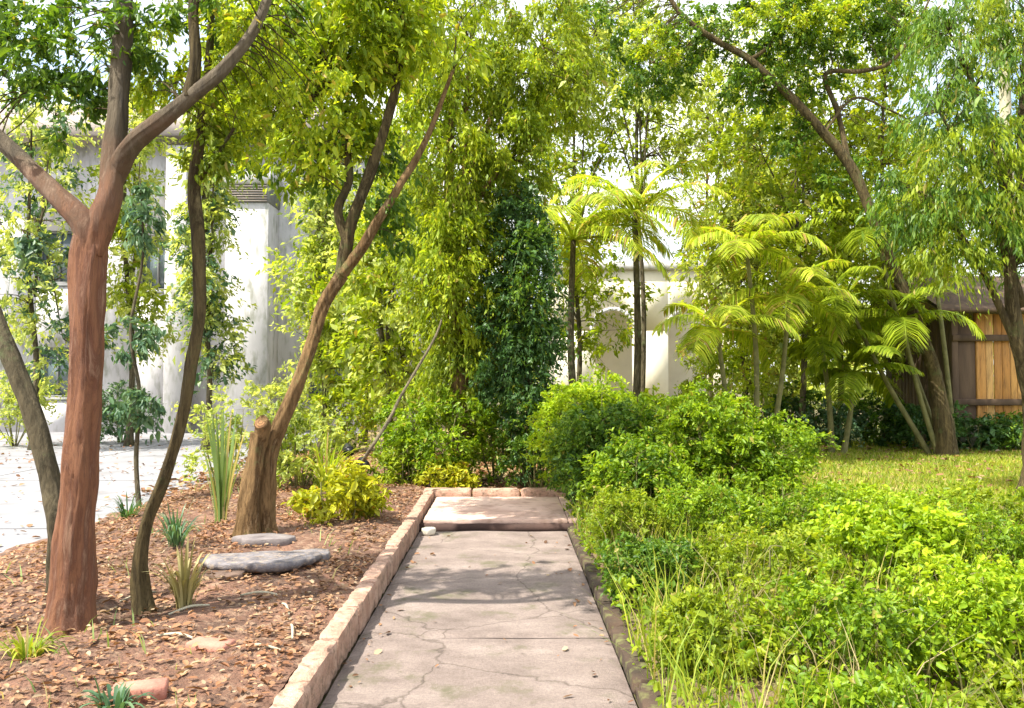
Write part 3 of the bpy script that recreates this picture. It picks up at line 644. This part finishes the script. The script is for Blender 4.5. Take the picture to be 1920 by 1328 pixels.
shrub('shrub', 'golden leaved low bush right behind the left corner of the end kerb', W(835,860,10.9).x, 10.85, .42, .42, L_CRO, 26, 50, .07, .09)
shrub('shrub', 'small mid green bush next to the golden leaved bush behind the end kerb', W(745,830,10.9).x, 11.0, .42, .65, L_OLV, 26, 50, .07, .10)
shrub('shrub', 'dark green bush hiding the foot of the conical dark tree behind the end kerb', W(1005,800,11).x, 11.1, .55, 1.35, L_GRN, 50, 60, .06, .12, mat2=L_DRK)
# hedge beside the path, right
g = 'rounded hedge bushes right of the path'
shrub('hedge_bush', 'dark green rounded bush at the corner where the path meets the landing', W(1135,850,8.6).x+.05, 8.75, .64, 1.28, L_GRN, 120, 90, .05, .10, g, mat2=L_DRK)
shrub('hedge_bush', 'lime green dome of leaves rising behind the dark corner bush', W(1105,740,10).x, 10.0, .80, 1.66, L_LIM, 130, 80, .055, .11, g)
shrub('hedge_bush', 'large bright green rounded bush right of the dark corner bush', W(1330,850,8.5).x, 8.8, .86, 1.46, L_BRT, 170, 90, .05, .11, g)
shrub('hedge_bush', 'lower bright green bush where the hedge steps down towards the lawn', W(1430,850,8).x+.1, 8.4, .66, 1.15, L_BRT, 100, 80, .05, .10, g)
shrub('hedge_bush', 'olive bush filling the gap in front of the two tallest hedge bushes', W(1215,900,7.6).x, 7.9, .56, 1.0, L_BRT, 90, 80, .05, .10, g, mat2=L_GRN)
# planting bed bushes
g = 'low leafy bushes in the planting bed on the right'
LS = [
 (1.05, 6.9, .42, .62, L_OLV, 'narrow olive bush leaning over the dark kerb near the landing'),
 (1.75, 6.7, .50, .66, L_BRT, 'bright green low bush in front of the olive hedge gap'),
 (2.55, 6.9, .52, .66, L_BRT, 'bright green low bush in the back row of the bed, right of the hedge step'),
 (3.35, 7.0, .55, .62, L_LIM, 'lime green low bush in the back row, halfway to the right edge'),
 (4.20, 7.0, .55, .60, L_OLV, 'olive low bush in the back row near the right edge'),
 (5.00, 7.1, .55, .62, L_BRT, 'bright green bush at the right end of the back row'),
 (1.02, 5.5, .36, .50, L_GRN, 'dark green bush spilling over the kerb halfway along the path'),
 (1.70, 5.3, .48, .60, L_OLV, 'olive bush in the middle of the bed beside the kerbside dark green bush'),
 (2.50, 5.4, .50, .70, L_LIM, 'lime bush with large leaves in the middle row'),
 (3.30, 5.5, .50, .68, L_BRT, 'bright green bush in the middle row near the right edge'),
 (4.10, 5.6, .50, .66, L_LIM, 'lime bush cut by the right edge in the middle row'),
 (1.10, 4.2, .36, .42, L_OLV, 'small olive bush nearest the path in the front row'),
 (1.75, 4.0, .42, .54, L_BRT, 'bright green bush in the front row, second from the path'),
 (2.42, 4.1, .44, .62, L_LIM, 'lime bush in the front row at the lower right'),
 (3.05, 4.2, .42, .60, L_BRT, 'bright green bush in the lower right corner'),
 (1.45, 3.2, .32, .34, L_BRT, 'lowest bright green bush at the bottom edge right of the path'),
 (2.10, 3.15, .34, .36, L_OLV, 'low olive bush at the bottom right edge'),
]
for k, (x, y, r, h, mt, lb) in enumerate(LS):
    big = 'large leaves' in lb
    shrub('low_bush', lb, x, y, r, h, mt, 62 if y > 4.5 else 52, 80, .055 if big else .036, .09, g, upb=1.2, droop=.15, aspect=.55)

# ================= LEFT BED PLANTS =================
def strap_plant(name, label, base, n, L, w, mat, spread=.5, droop=.5, group=None, cat='plant'):
    base = Vector(base); t = thing(name, label, cat, base, group); V = []; Q = []; K = 7
    for i in range(n):
        a = rng.uniform(0, 2*PI); l = L*rng.uniform(.6,1.1); sp = spread*rng.uniform(.2,1); d = np.array([math.cos(a), math.sin(a), 0]); s = np.array([-d[1], d[0], 0])
        b0 = np.array(base)+d*.04*rng.uniform(0,1.5)
        for k in range(K):
            u = k/(K-1); p = b0+d*l*sp*u**1.4+np.array([0,0,1])*l*(u*(1-droop*sp*u*u)); ww = w*(.5+1.2*u-1.7*u*u*u)*.5+.0008
            V += [p-s*ww, p+np.array([0,0,-.25])*ww, p+s*ww]
        o_ = i*K*3
        for k in range(K-1):
            j = o_+k*3; Q += [(j,j+1,j+4,j+3), (j+1,j+2,j+5,j+4)]
    mesh('leaves', V, [np.array(Q)], mat, t, True); return t
strap_plant('strap_leaved_plant', 'tall pale green strappy plant standing between the slender tree and the stump', G(415,985,.1), 34, 1.2, .026, L_STR, .3, .4)
strap_plant('strap_leaved_plant', 'grey green strappy clump at the foot of the slender tree, on its right', G(330,1035,.1), 60, .50, .016, L_BLU, .7, .9)
strap_plant('strap_leaved_plant', 'dry straw coloured tuft in front of the grey green strappy clump', G(345,1150,.1), 55, .50, .018, leafmat('straw', (.24,.20,.09), (.36,.31,.15), (.50,.44,.24), .3), .55, .8)
strap_plant('strap_leaved_plant', 'yellow green arching tuft at the bottom left edge of the bed', G(50,1250,.1), 90, .26, .012, L_GRS, .8, .9)
strap_plant('strap_leaved_plant', 'small blue green tuft at the bottom of the frame below the red barked tree', G(215,1345,.1), 34, .20, .02, L_BLU, .9, .8)
strap_plant('strap_leaved_plant', 'dark green grassy clump left behind the red barked trunk', G(240,985,.05), 60, .42, .014, L_DRK, .8, .9)
strap_plant('strap_leaved_plant', 'arching yellowish strap leaves growing behind the black garden spotlight', G(610,930,.1), 60, 1.0, .022, L_FRD, .75, .8)
shrub('croton', 'yellow leaved bush beside the kerb in front of the black garden spotlight', G(640,985,.1).x, G(640,985,.1).y, .40, .52, L_CRO, 40, 50, .08, .09, None, z0=.1)
shrub('shrub', 'pale olive bush behind the stump and the forked leaning tree', W(560,850,10.5).x, 10.5, .6, 1.1, L_PAL, 34, 50, .07, .14, None, z0=.1, mat2=L_OLV)
shrub('shrub', 'pale green bush between the slender tree and the stump, behind the tall strappy plant', W(420,880,10.8).x, 10.8, .55, 1.3, L_PAL, 30, 40, .07, .14, None, z0=.1)
# ground stones
M_STONE = rough_mat('grey_stone', (.09,.08,.085), (.22,.20,.205), 9, .9, .9, 25, None, (.28,.22,.17), .02)
def stone(name, label, c, r, h, mat=M_STONE, seed=0, group=None, rz=0):
    V = []; n_, k_ = 22, [(0,0.0),(.78,0.0),(.93,.25),(1.0,.62),(.985,.90),(.95,.985),(.5,1.0),(0,1.0)]; mb = MB()
    for rr, z in k_:
        for i in range(n_):
            a = 2*PI*i/n_; f = 1+.42*noise.noise(Vector((math.cos(a)*1.7, math.sin(a)*1.7, seed*3.1)))+.05*noise.noise(Vector((math.cos(a)*4, math.sin(a)*4, z*2+seed)))
            x, y = r[0]*rr*f*math.cos(a), r[1]*rr*f*math.sin(a); V.append((x*math.cos(rz)-y*math.sin(rz), x*math.sin(rz)+y*math.cos(rz), z*h*(1+.08*noise.noise(Vector((a, rr*3, seed)))) ))
    i0 = np.arange(n_); b = (i0+1)%n_; Q = np.concatenate([np.stack([i*n_+i0, i*n_+b, (i+1)*n_+b, (i+1)*n_+i0], 1) for i in range(len(k_)-1)])
    mb.add(np.array(V)+np.array(c), Q); o = mb.build(name, mat, None, True)
    return tag(o, label, 'stone', group)
g1 = G(478,1078,.12); stone('flat_stone', 'large flat grey stone slab lying in the mulch in front of the stump', (g1.x, g1.y+.1, .155), (.46,.22), .075, M_STONE, 1, None, .1)
g1 = G(575,1055,.12); stone('flat_stone', 'smaller pale grey stone overlapping the right end of the large slab', (g1.x, g1.y, .09), (.20,.15), .11, M_STONE, 2)
g1 = G(470,1040,.12); stone('flat_stone', 'dark flat stone wedged behind the large grey slab', (g1.x, g1.y+.35, .10), (.24,.14), .10, rough_mat('dark_stone', (.12,.10,.10), (.24,.21,.20), 5), 3)
g1 = G(415,1088,.12); stone('flat_stone', 'dark brown stone propping up the left end of the large grey slab', (g1.x+.04, g1.y-.02, .08), (.14,.12), .10, rough_mat('brown_stone', (.08,.05,.035), (.17,.11,.08), 6), 4)
g1 = G(612,888,.12); stone('pale_stone', 'small pale stone beside the black garden spotlight', (g1.x, g1.y, .10), (.17,.13), .13, rough_mat('pale_stone', (.46,.42,.36), (.60,.56,.50), 6), 5)
M_RED = rough_mat('red_brick', (.30,.12,.085), (.46,.21,.15), 5, .9, .8, 30)
for (px, py, rz, lb) in ((262,1310,.3,'red brick half buried in the mulch at the bottom edge left of the kerb'), (395,1225,-.25,'pinkish red brick lying in the mulch nearer the kerb')):
    c = G(px, py, .12); tag(MB().box((c.x, c.y, .15), (.23,.12,.07), rz, .01).build('brick', M_RED), lb, 'brick')
c = G(803,1003,0); stone('pale_stone', 'small whitish stone on the path at the left end of the step', (c.x, c.y, .0), (.07,.06), .07, rough_mat('whitish_stone', (.50,.47,.38), (.66,.62,.52), 8), 7)
c = G(530,1195,.12)
for k in range(7):
    q = G(random.uniform(250,560), random.uniform(1120,1240), .12)
    tag(MB().tube([(q.x-.13*math.cos(k), q.y-.13*math.sin(k), .15), (q.x, q.y+.02, .165), (q.x+.13*math.cos(k), q.y+.13*math.sin(k), .15)], [.006,.009,.005], 6, .15, 4, k).build('twig', BARK_PALE, None, True), 'short pale dry twig lying on the mulch between the red barked tree and the kerb', 'twig', 'twigs lying on the mulch')
# garden spotlight
M_BLK = newmat('black_metal')[0]; M_BLK.node_tree.nodes['Principled BSDF'].inputs['Base Color'].default_value = (.012,.012,.013,1); M_BLK.node_tree.nodes['Principled BSDF'].inputs['Roughness'].default_value = .35; M_BLK.node_tree.nodes['Principled BSDF'].inputs['Metallic'].default_value = .3
sp = G(672,925,.1); D = sp.y; t = thing('garden_spotlight', 'black twin headed garden spotlight on a short stake among the yellow leaves', 'garden light', sp)
MB().tube([sp+Vector((0,0,-.05)), sp+Vector((0,0,.2)), W(668,868,D)], [.012]*3, 8, 0, 4).build('stake', M_BLK, t, True)
for (px, py) in ((652,842), (680,868)):
    c = W(px, py, D-.03); d = Vector((.35,-.8,-.35)).normalized(); MB().tube([c-d*.07, c-d*.055, c+d*.02, c+d*.075, c+d*.08], [.03,.058,.066,.075,.06], 18, 0, 3).build('lamp_head', M_BLK, t, True)
# ================= PALMS =================
def frond_arrays(base, az, L, up, droop, nl=34, ll=.42, lw=.035, hang=.6):
    """rachis curve with drooping leaflets"""
    d = np.array([math.cos(az), math.sin(az), 0]); s = np.array([-d[1], d[0], 0]); K = 12; pts = []
    p = np.array(base, float); ang = up
    for k in range(K+1):
        pts.append(p.copy()); p = p+(d*math.cos(ang)+np.array([0,0,math.sin(ang)]))*L/K; ang -= droop/K*(.5+k/K)
    pts = np.array(pts); V = []; Q = []
    for i in range(nl):
        u = .12+.88*i/(nl-1); f = u*K; k = min(int(f), K-1); q = pts[k]*(1-(f-k))+pts[k+1]*(f-k); tn = unit(pts[k+1]-pts[k])
        l = ll*(.35+1.3*math.sin(PI*min(1, u*.85+.12))*.75)*rng.uniform(.85,1.1)
        for sg in (-1, 1):
            dr = unit(s*sg*1.0+tn*.75+np.array([0,0,.15])+rng.normal(size=3)*.08); wv = unit(np.cross(dr, np.array([0,0,1.])+tn*.3)); o_ = len(V)
            m1 = q+dr*l*.5+np.array([0,0,-hang*l*.14]); m2 = q+dr*l*.85+np.array([0,0,-hang*l*.55])
            V += [q-wv*lw*.25, q+wv*lw*.25, m1+wv*lw*.5, m1-wv*lw*.5, m2+wv*lw*.12, m2-wv*lw*.12]; Q += [(o_,o_+1,o_+2,o_+3), (o_+3,o_+2,o_+4,o_+5)]
    return pts, V, Q
def palm(name, label, stems, mat, trunkmat, nf=12, L=1.6, r=.06, ll=.42, lw=.04, droop=1.7, up0=1.1, hang=.8, group=None, nl=54, upr=1.1):
    b0 = Vector(stems[0][0]); t = thing(name, label, 'palm', (b0.x, b0.y, 0), group)
    for pts in stems:
        K = len(pts); MB().tube(pts, [r*(1.25-.5*k/(K-1)) for k in range(K)], 12, .04, 7, 1, .3).build('trunk', trunkmat, t, True)
        tip = np.array(pts[-1])
        for k in range(nf):
            az = k*2.39996+rng.uniform(-.2,.2); u = up0-upr*(k/nf)+rng.uniform(-.1,.1)
            rp, V, Q = frond_arrays(tip, az, L*rng.uniform(.85,1.1), u, droop*rng.uniform(.8,1.15), nl, ll, lw, hang)
            mb = MB().tube(rp, np.linspace(.016*L, .003, len(rp)), 5, 0, 1); mb.build('rachis', STEM_G, t, True) if False else None
            mb.add(V, np.array(Q)); mb.build('frond', mat, t)
    return t
STEM_G = STEM
def stem(px0, py0, px1, py1, D, bend=.1):
    a = G(px0, py0, 0); a = Vector((a.x*D/a.y, D, 0)); b = W(px1, py1, D); m = a.lerp(b, .5)+Vector((bend, 0, 0)); return [a, m, b]
palm('slim_palm', 'slim single trunked palm standing in the bright gap past the lime green dome', [stem(1190,830,1190,400,16,.06)], L_FRD, BARK_GRY, 12, 1.9, .07, .5, .032)
palm('fan_spray_palm', 'yellow green palm with broad arching fronds left of the bright gap', [stem(1085,850,1075,450,15.5,-.1)], L_FRD, BARK_GRY, 14, 2.1, .07, .5, .032)
palm('arching_palm', 'multi stemmed palm with arching yellow green fronds above the large hedge bush', [stem(1415,810,1400,470,14.5,.1), stem(1440,810,1480,560,14.8,.05), stem(1390,810,1345,620,14.3,-.05)], L_FRD, STEM, 9, 1.45, .045, .42, .03)
palm('areca_palm', 'clump of thin leaning palm stems with green fronds left of the timber shed', [stem(1770,800,1640,430,16.2,-.1), stem(1790,800,1738,420,16.6,.05), stem(1745,800,1585,560,16,-.08), stem(1760,800,1690,600,15.8,-.05)], L_OLV, STEM, 8, 1.5, .045, .45, .03)
palm('short_palm', 'short green palm between the arching palm and the areca clump', [stem(1560,815,1540,640,16.2,.04), stem(1580,815,1600,700,16,.04)], L_OLV, STEM, 9, 1.4, .05, .38, .04, 1.5)
# weeping tree at right
D = 10.2
t = big_tree('drooping_tree', 'tree with drooping layered green foliage hanging above the timber shed at the right edge', 1930, 850, D, L_GRN,
   [(W(1820,420,D), (.85,.7,.55), 60), (W(1740,370,D), (.6,.6,.5), 36), (W(1880,260,D), (.9,.7,.5), 50), (W(1760,210,D), (.6,.6,.45), 26), (W(1960,440,D), (.6,.7,.6), 34), (W(1850,110,D), (.9,.7,.5), 28), (W(2020,200,D), (.7,.7,.9), 34), (W(1780,60,D+.5), (.9,.6,.5), 40), (W(1930,-20,D+.3), (.9,.6,.5), 34)],
   BARK_DRK, .14, 260, 62, .10, .19, 1.7, 1.8, L_OLV, [(W(1850,330,D-.4), (.9,.4,.8), 46), (W(1770,480,D-.3), (.5,.3,.3), 18), (W(1900,60,D-.2), (.7,.4,.5), 18)], aspect=.24, lean=-40, upb=.5)
# long leaning tree, right
D = 15.8; b0 = G(1775, 835, 0)
t = thing('long_leaning_tree', 'thin dark tree leaning left from beside the timber shed, with sparse open branches', 'tree', (b0.x*D/b0.y, D, 0))
p = [Vector((b0.x*D/b0.y, D, -.05)), W(1752,700,D), W(1700,560,D), W(1645,430,D), W(1600,320,D), W(1545,250,D), W(1490,190,D), W(1405,112,D), W(1350,80,D), W(1275,25,D), W(1230,-60,D)]
MB().tube(p, [.18,.12,.105,.10,.10,.09,.08,.07,.06,.05,.04], 12, .12, 6, 4, .4).build('trunk', BARK_DRK, t, True)
q1 = [W(1590,300,D), W(1572,215,D+.2), W(1548,140,D+.1), W(1612,134,D-.1), W(1668,118,D-.2), W(1712,62,D-.2), W(1760,-40,D-.1)]
q2 = [W(1405,112,D), W(1445,82,D), W(1480,0,D), W(1500,-60,D)]
q3 = [W(1545,250,D), W(1600,185,D+.1), W(1665,205,D), W(1730,240,D)]
for l, r in ((q1, [.06,.05,.048,.044,.036,.028,.016]), (q2, [.045,.04,.03,.02]), (q3, [.03,.026,.02,.012])): MB().tube(l, r, 10, .12, 6, 3).build('limb', BARK_DRK, t, True)
anc = along(p[5:], 5, 0)+along(q1, 5, 0)+along(q2, 5, 0)+along(q3, 5, 0)
foliage('crown', L_GRN, t, [(W(1500,50,D), (.8,.6,.55), 44), (W(1400,170,D+.2), (.75,.6,.35), 30), (W(1300,60,D), (.8,.6,.5), 32), (W(1620,20,D), (.6,.5,.4), 22), (W(1480,250,D+.3), (.6,.5,.3), 16), (W(1220,140,D), (.8,.5,.5), 36), (W(1110,60,D), (.9,.6,.6), 40), (W(1400,60,D+.5), (1.0,.6,.6), 44), (W(1650,-10,D+.4), (.8,.5,.4), 24), (W(1570,330,D+.4), (.5,.4,.5), 14), (W(1600,80,D+.2), (.7,.5,.4), 26), (W(1700,60,D+.4), (.7,.5,.5), 26), (W(1480,150,D+.5), (1.0,.5,.5), 34)], 60, .10, .16, .5, .42, False, anchors=anc, tw=.004)
foliage('bright_crown', L_YEL, t, [(W(1540,30,D-.4), (.6,.4,.45), 26), (W(1420,30,D-.4), (.4,.4,.3), 10), (W(1230,90,D-.4), (.6,.4,.4), 16)], 55, .10, .15, .6, .42, False, anchors=anc, tw=.003)
# bare pale trunk at top right
D = 22.5; b0 = G(1890, 850, 0); t = thing('pale_trunk_tree', 'tall straight pale trunked tree rising behind the weeping tree at the top right', 'tree', (b0.x*D/b0.y, D, 0))
p = [Vector((b0.x*D/b0.y, D, 0)), W(1895,500,D), W(1885,200,D), W(1882,-100,D)]; MB().tube(p, [.2,.17,.15,.13], 14, .08, 8, 2, .2).build('trunk', BARK_PALE, t, True)
foliage('crown', L_PAL, t, [(W(1880,-60,D), (1.4,1.2,.8), 40), (W(1790,80,D), (.6,.6,.4), 10)], 50, .11, .2, .5, .4, anchors=along(p), tw=.006)

# ================= BACKGROUND TREES AND SHRUBS =================
g = 'background trees behind the garden'
BT = [  # px, D, top px, half width m, mat, mat2, label
 (60, 18, 160, 1.5, L_PAL, L_BLU, 'pale leafed background tree in front of the white house at the far left'),
 (240, 19, 60, .8, L_PAL, L_OLV, 'pale background tree in front of the white house between its bay and the far left'),
 (385, 18, 200, .6, L_PAL, L_BLU, 'narrow pale background tree between the slender trunk and the grey banded bay'),
 (720, 15, 300, .8, L_YEL, L_PAL, 'yellow green background tree filling the fork of the tan barked tree'),
 (600, 17, 300, .85, L_PAL, L_YEL, 'pale yellow green background tree right of the grey banded bay'),
 (680, 19, 420, 1.0, L_PAL, L_OLV, 'faint background tree between the forked tree and the dense olive tree'),
 (1330, 27, 40, 3.2, L_PAL, L_YEL, 'tall pale background tree above the bright gap'),
 (1080, 21, 60, 1.7, L_YEL, L_OLV, 'yellow green background tree right behind the dense olive tree'),
 (1430, 22, 200, 2.4, L_FRD, L_YEL, 'sunlit background tree behind the arching palm'),
 (1570, 20, 220, 2.2, L_OLV, L_PAL, 'olive background tree behind the short green palm'),
 (1690, 23, 250, 2.4, L_YEL, L_PAL, 'light background tree behind the areca clump and the timber shed'),
 (1880, 24, 60, 3.0, L_OLV, L_GRN, 'olive background tree behind the timber shed'),
 (1500, 18, -60, 2.0, L_OLV, L_YEL, 'tall background tree filling the sky above the arching palm'),
 (1660, 19, -40, 2.0, L_YEL, L_OLV, 'tall background tree crossed by the upper part of the long leaning tree'),
 (1200, 20, -160, 2.4, L_OLV, L_PAL, 'tallest background tree, spreading over the top of the bright gap'),
 (1390, 19, 330, 1.5, L_FRD, L_PAL, 'medium background tree hiding the right end of the cream building'),
 (900, 20, 200, 2.2, L_GRN, L_DRK, 'dark background tree hidden mostly by the dense olive tree'),
]
for px, D, top, hw, mt, m2, lb in BT:
    zt = W(px, top, D).z; x = W(px, 700, D).x; h = zt; bl = []
    for k in range(9):
        lo = .60 if px in (1200, 1330) else .30; z = zt*(lo+(.92-lo)*k/8); a = k*2.4; rr = hw*(.75 if k < 7 else .4)
        bl.append(((x+rr*.6*math.cos(a), D+rr*.6*math.sin(a), z), (hw*.55, hw*.55, zt*.11), 24 if px > 1000 else 15))
    big_tree('background_tree', lb, px, 850, D, mt, bl, BARK_GRY, .075, top+60, 42, .15, .30, .5, 1.0, m2, bl[::2], g, aspect=.42)
g = 'pale shrubs along the wall of the white house'
for k, (px, D, rr_, h, mt, lb) in enumerate([
 (30, 19, 1.0, 1.7, L_PAL, 'pale shrub against the house wall at the far left'),
 (230, 20, .9, 1.5, L_BLU, 'blue green shrub against the house wall beside the drive'),
 (540, 18, .9, 1.7, L_PAL, 'pale shrub at the right foot of the grey banded bay'),
 (640, 17, .8, 1.6, L_YEL, 'yellow green shrub against the house wall behind the forked tree'),
 (740, 16, .9, 2.0, L_OLV, 'tall olive shrub against the right end of the house wall')]):
    shrub('wall_shrub', lb, W(px, 700, D).x, D, rr_, h, mt, 40, 45, .10, .18, g, fine=False)
g = 'dim shrubs along the back of the lawn'
for k, (px, D, r, h, mt, lb) in enumerate([
 (1470, 18.6, .9, 1.35, L_GRN, 'grey green shrub at the left end of the row behind the lawn'),
 (1560, 18.0, .8, 1.0, L_BLU, 'low blue green shrub behind the lawn, under the short palm'),
 (1640, 18.3, .9, 1.3, L_GRN, 'dark shrub behind the lawn, left of the areca stems'),
 (1730, 17.2, .8, .95, L_DRK, 'low dark shrub at the foot of the areca stems'),
 (1830, 17.0, .8, .7, L_DRK, 'low dark shrub in front of the left end of the timber shed'),
 (1925, 16.9, .9, .75, L_GRN, 'green shrub in front of the boards of the timber shed'),
 (1350, 16.5, 1.2, 2.7, L_YEL, 'tall yellow green shrub hiding the right end of the cream building'),
 (1330, 14.5, 1.0, 1.5, L_OLV, 'olive shrub just behind the large hedge bush'),
 (1210, 13.5, .8, 1.35, L_YEL, 'yellow green shrub in front of the left arch of the cream building'),
 (1060, 14.5, .8, 1.4, L_YEL, 'yellow green shrub behind the left side of the lime dome')]):
    x = W(px, 700, D).x; shrub('back_shrub', lb, x, D, r, h, mt, 40, 45, .10, .17, g, fine=False, mat2=L_DRK if k in (0,2) else None)
# far-off wood closing the view, leaf colour paled to carry the background glow
V = []; far = []
for k in range(60):
    x = -34+k*1.35+rng.uniform(-.5,.5); y = 46+rng.uniform(-3,3); h = rng.uniform(4.5,8.5)
    far.append(((x, y, h*.5), (1.7,1.5,h*.5), 26))
struct(foliage('far_wood', L_PAL, None, far, 26, .42, .6, .3, .5), 'stuff')
